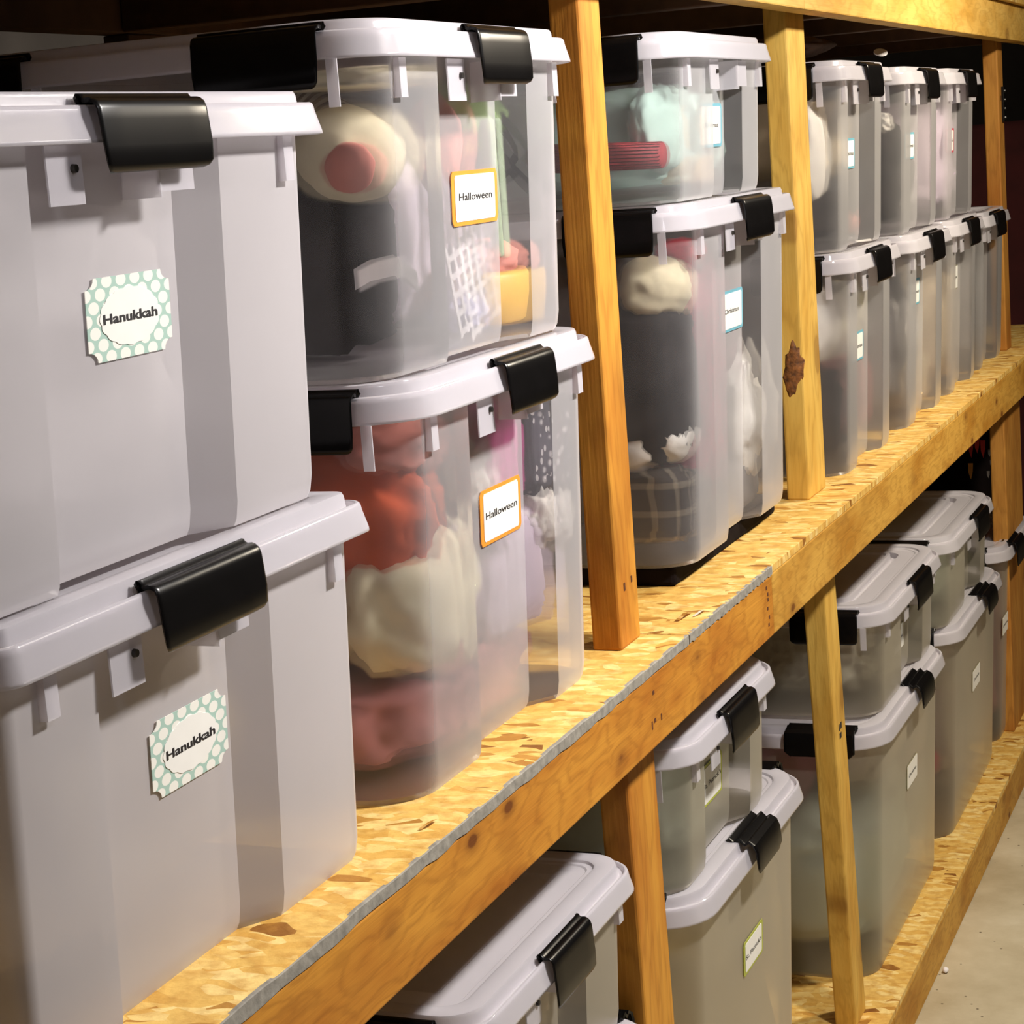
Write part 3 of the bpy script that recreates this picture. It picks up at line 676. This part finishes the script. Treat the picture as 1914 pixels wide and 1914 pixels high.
# Christmas tall bin on a black slab
tag(obj('black_slab', box_bm(-.29, .29, -.27, .27, 0, .0285, .006), f_dark, None, False, (-.388, 2.87, .0005)), 'black slab lying under the tall Christmas bin', 'mat')
dl = thing('plush_figure', 'plush figure with cream head, dark coat and fur cuffs in the tall Christmas bin', 'toy', (-.155, 2.665, .055))
blob('head', None, None, (.04, -.02, .355), (.050, .045, .046), f_cream, 30, .12, 1.5, parent=dl)
blob('cap', None, None, (.062, .02, .400), (.032, .04, .020), S('bright_red_felt', (.55, .02, .05), .9, .1, 20), 31, .1, 2, parent=dl)
superbox('coat', None, None, (.020, .0, .225), (.056, .060, .110), f_dark, 32, parent=dl)
blob('fur_cuff', None, None, (-.005, -.030, .135), (.046, .030, .038), f_fur, 33, .14, 2, parent=dl)
blob('fur_cuff', None, None, (.045, -.020, .148), (.034, .036, .034), f_fur, 34, .14, 2, parent=dl)
superbox('skirt', None, None, (.018, -.004, .055), (.056, .060, .052), f_plaid, 35, parent=dl)
superbox('velvet_coat', 'wine red velvet coat in the tall Christmas bin', 'clothing', (-.115, 2.735, .275), (.030, .075, .165), f_wine, 36)
superbox('clothes_bundle', 'dark clothes bundle at the back of the tall Christmas bin', 'clothing', (-.36, 2.80, .26), (.15, .22, .19), f_brown, 37)
blob('star_cushion', 'white ragged fur piece at the front right of the tall Christmas bin', 'cushion', (-.112, 3.015, .185), (.028, .095, .095), f_fur, 38, .35, 2.0)
superbox('clothes_bundle', 'dark grey clothes at the lower right of the tall Christmas bin', 'clothing', (-.140, 2.98, .080), (.040, .10, .045), f_grey, 39)
superbox('red_jacket', 'plum red jacket behind the lower Christmas sticker', 'clothing', (-.135, 2.90, .330), (.035, .10, .080), f_plum, 40)
# short Christmas bin
superbox('mint_blanket', 'pale mint blanket folded in the short Christmas bin', 'blanket', (-.29, 2.785, .615), (.20, .185, .070), f_mint, 41)
blob('white_fleece', 'white fleece at the front of the short Christmas bin', 'cloth', (-.105, 2.665, .625), (.030, .070, .060), f_mint, 42, .15, 1.5)
rl = bmesh.new(); bmesh.ops.create_cone(rl, cap_ends=True, segments=24, radius1=.020, radius2=.018, depth=.19); bmesh.ops.bevel(rl, geom=rl.edges[:], offset=.003, segments=1, affect='EDGES')
tag(obj('red_roll', rl, f_red, None, True, (-.170, 2.595, .592), (0, math.radians(92), 0)), 'deep red rolled cloth lying at the side of the short Christmas bin', 'roll')
for o_ in [bpy.data.objects['mint_blanket']]: o_.location.y += .03; o_.scale.y = .85
superbox('tan_box', 'tan cardboard box behind the upper Christmas sticker', 'box', (-.115, 2.79, .60), (.026, .060, .055), f_tan, 43, p=.3, amp=.005)
# third bay
blob('white_plush', 'tall white plush shape in the upper bin right of the pale post', 'toy', (-.115, 3.53, .565), (.035, .050, .085), f_fur, 50, .12, 1.5)
superbox('dark_clothes', 'dark clothes under the tall white plush shape', 'clothing', (-.30, 3.675, .455), (.20, .17, .045), f_dark, 51)
superbox('pale_cloth', 'pale cloth behind the white plush in the upper bin right of the pale post', 'cloth', (-.20, 3.70, .59), (.07, .10, .07), f_beige, 52)
blob('red_ornament', 'small red ornament low in the upper bin right of the pale post', 'ornament', (-.098, 3.76, .432), (.014, .035, .022), f_pink, 53, .1, 2)
blob('white_fleece', 'white fleece high in the lower bin right of the pale post', 'cloth', (-.16, 3.60, .265), (.075, .09, .085), f_fur, 54, .12, 1.2)
superbox('dark_clothes', 'dark clothes low in the lower bin right of the pale post', 'clothing', (-.30, 3.68, .095), (.195, .17, .085), f_dark, 55)
blob('peach_cloth', 'peach cloth behind the right front of the lower bin by the pale post', 'cloth', (-.115, 3.76, .27), (.03, .08, .06), f_cream2, 56, .2, 2)
superbox('rose_cloth', 'dusty rose cloth low at the right of the lower bin by the pale post', 'cloth', (-.13, 3.76, .11), (.04, .08, .07), f_mauve, 57)
superbox('dark_clothes', 'dark clothes filling the upper bin of the middle stack in the third bay', 'clothing', (-.30, 4.22, .515), (.21, .175, .115), f_dark, 58)
blob('white_scrap', 'white scrap in the upper bin of the middle stack in the third bay', 'cloth', (-.095, 4.09, .61), (.015, .02, .02), f_fur, 59, .3, 2)
superbox('grey_bundle', 'grey cloth bundle low in the upper bin of the middle stack', 'cloth', (-.13, 4.30, .48), (.04, .07, .060), f_grey, 60)
superbox('grey_bundle', 'grey green bundle in the lower bin of the middle stack', 'cloth', (-.30, 4.21, .17), (.20, .16, .15), f_grey, 61)
blob('white_plush', 'white plush in the front of the lower bin of the middle stack', 'toy', (-.118, 4.32, .17), (.03, .06, .05), f_fur, 62, .3, 2)
superbox('beige_bundle', 'beige bundle low in the lower bin of the middle stack', 'cloth', (-.13, 4.30, .07), (.05, .09, .055), f_beige, 63)
superbox('lilac_bundle', 'lilac bundle in the top bin of the last full stack', 'cloth', (-.29, 4.705, .54), (.21, .16, .13), f_lil2, 64)
superbox('beige_bundle', 'beige bundle in the lower bin of the last full stack', 'cloth', (-.29, 4.69, .16), (.20, .15, .14), f_beige, 65)
rg = tube('white_ring', [(0, .022*math.cos(a), .030*math.sin(a)) for a in [2*math.pi*i/24 for i in range(24)]], .0045, f_white, None, 8, True)
rg.location = (-.094, 4.79, .195); tag(rg, 'white ring pressed to the front of the lower bin in the last full stack', 'ring')
superbox('grey_bundle', 'grey bundle in the bin half hidden by the end post', 'cloth', (-.30, 5.14, .16), (.20, .15, .14), f_grey, 66)
# lower level contents
superbox('beige_bundle', 'beige bundle in the short bin right of the first lower post', 'cloth', (-.29, 2.62, -.275), (.20, .19, .082), f_sage, 70)
superbox('olive_bundle', 'olive brown bundle in the tall bin right of the first lower post', 'cloth', (-.30, 2.68, -.69), (.23, .265, .25), f_olive, 71)
superbox('pale_cloth', 'pale cloth in the short bin under the knotty beam', 'cloth', (-.29, 1.92, -.34), (.20, .20, .065), f_beige, 72)
superbox('lace_cloth', 'olive lace patterned cloth in the short bin right of the leaning post', 'cloth', (-.24, 3.765, -.375), (.15, .085, .080), f_lace, 73, p=.35)
blob('glass_bauble', 'brown round bauble in the short bin right of the leaning post', 'ornament', (-.118, 3.99, -.365), (.030, .05, .045), S('brown_bauble', (.16, .07, .04), .15, .2, 20), 74, .05, 1)
superbox('sage_sheet', 'pale sage sheet in the lower middle of the tall bin by the leaning post', 'blanket', (-.30, 3.84, -.81), (.22, .29, .125), f_sage, 75)
superbox('plum_cloth', 'plum cloth high in the tall bin by the leaning post', 'cloth', (-.35, 3.70, -.60), (.15, .15, .085), f_plum, 76)
superbox('beige_bundle', 'beige bundle at the right of the tall bin by the leaning post', 'cloth', (-.15, 3.96, -.60), (.055, .17, .085), f_beige, 77)
superbox('sage_bundle', 'sage bundle in the short bin second from the leaning post', 'cloth', (-.29, 4.60, -.385), (.21, .22, .075), f_sage, 78)
superbox('plum_cloth', 'plum and red cloth at the left of the second tall lower bin', 'cloth', (-.30, 4.43, -.74), (.18, .08, .18), f_plum, 79)
blob('red_cloth', 'red cloth piece at the left side of the second tall lower bin', 'cloth', (-.13, 4.36, -.80), (.04, .018, .035), f_red, 80, .2, 2)
superbox('beige_bundle', 'beige bundle at the right of the second tall lower bin', 'cloth', (-.28, 4.76, -.74), (.20, .18, .20), f_beige, 81)
superbox('beige_bundle', 'brown bundle in the farthest lower bin', 'cloth', (-.28, 5.27, -.74), (.20, .20, .20), f_mauve, 82)

# ------------------------------------------------------------------ other things around
# black bag with red and orange flames standing beyond the second lower bin stack
bag = thing('printed_box', 'tall black box printed with red and orange marks under the deck by end post', 'box', (-.28, 5.74, ZL))
obj('box_body', box_bm(-.17, .17, -.13, .13, 0, .86, .01), f_dark, bag)
M_FLAME = S('red_print', (.75, .05, .04), .5, .1, 40); M_FLO = S('orange_print', (.95, .42, .06), .5, .1, 40); M_GR = S('grey_print', (.14, .12, .11), .6, .2, 40)
def flame(parent, mat, y, z, h, w_, name='print_mark'):
    bm = bmesh.new(); pts = [(-w_, h*.5), (w_, h*.5), (w_*.8, 0), (0, -h*.5), (-w_*.9, -h*.1)]
    f = [bm.verts.new((p[0], -.1315, p[1])) for p in pts]; b = [bm.verts.new((p[0], -.130, p[1])) for p in pts]
    bm.faces.new(f); bm.faces.new(b[::-1])
    for i in range(5): bm.faces.new((f[i], b[i], b[(i+1) % 5], f[(i+1) % 5]))
    bmesh.ops.recalc_face_normals(bm, faces=bm.faces[:])
    return obj(name, bm, mat, parent, loc=(y, 0, z))
for x, z, h in ((.075, .675, .055), (.092, .682, .045), (.108, .672, .05)): flame(bag, M_FLAME, x, z, h, .007)
flame(bag, M_FLO, .072, .61, .045, .007); flame(bag, M_FLO, .105, .725, .03, .02)
for x, z in ((.125, .66), (.13, .63), (.12, .60), (.14, .59)): flame(bag, M_GR, x, z, .02, .004)
# black crate with red wire behind the lower short bin
cr = thing('black_tub', 'dark lidded tub in the shadow behind the leaning post', 'tub', (-.46, 3.245, ZL))
M_TUB = S('dark_grey_plastic', (.10, .085, .07), .5, .1, 20)
obj('tub_body', box_bm(-.15, .17, -.22, .22, 0, .30, .02), M_TUB, cr); obj('tub_lid', box_bm(-.165, .185, -.235, .235, .302, .33, .008), M_TUB, cr)
wr = thing('wire_coil', 'coil of thin dark red wire on the dark tub behind the leaning post', 'wire', (-.40, 3.22, ZL+.331))
M_WIRE = S('red_wire', (.35, .04, .02), .5, .1, 20)
for k in range(7):
    tube('wire_loop', [(-.06+.018*k+.01*math.sin(a), .045*math.cos(a), .058+.054*math.sin(a)) for a in [2*math.pi*i/28 for i in range(28)]], .0022, M_WIRE, wr, 6, True)
blob('paper_bag', 'crumpled brown paper bag in the gap left of the leaning post', 'bag', (-.33, 3.14, ZL+.30), (.06, .06, .07), S('brown_paper', (.22, .13, .06), .8, .2, 20, .4), 90, .3, 2)
bpy.data.objects['paper_bag'].location = (-.30, 3.10, ZL+.062)
# dark red padded panel beyond the rack
superbox('padded_panel', 'tall dark red padded panel standing in the gloom beyond the end post', 'panel', (-.17, 6.75, ZF+.835), (.31, .075, .83), f_dkred, 91, p=.3, amp=.003)
# dark bags lying on top of the bins in the third bay
zt = .732
blob('dark_bag', 'small dark rounded bag lying on the bin lids right of the pale post', 'bag', (-.25, 3.90, .765), (.10, .16, .022), f_brown, 93, .12, 1.6)
dsc = bmesh.new(); bmesh.ops.create_cone(dsc, cap_ends=True, segments=32, radius1=.014, radius2=.014, depth=.002)
tag(obj('highlight_disc', dsc, f_white, None, False, (-.12, 4.22, .752), (.5, .30, 0)), 'small white disc standing in for a bright highlight in the third bay', 'disc')  # white disc modelled in place of a small lamp glint
# pebble on the floor
blob('pebble', 'tiny white pebble on the floor against the lower beam', 'pebble', (.0125, 3.83, ZF+.006), (.006, .009, .006), f_white, 95, .2, 2, sub=2)
# wood shavings on the deck near the first beam end
for k, (x, y, s_k) in enumerate(((-.035, 2.405, 1), (-.02, 2.43, .7), (-.03, 1.60, .6))):
    strip('wood_sliver', ['curled strand board sliver on the deck right of the orange post', 'small pale strand sliver beside the larger curl on the deck', 'short strand sliver on the deck between the first two stacks'][k], 'wood chip',
          [(x, y, .0015), (x+.006, y+.02*s_k, .005*s_k+.002), (x+.004, y+.045*s_k, .002)], .007*s_k, M_CARD if k == 1 else M_OSB, .001, (1, .2, .1))
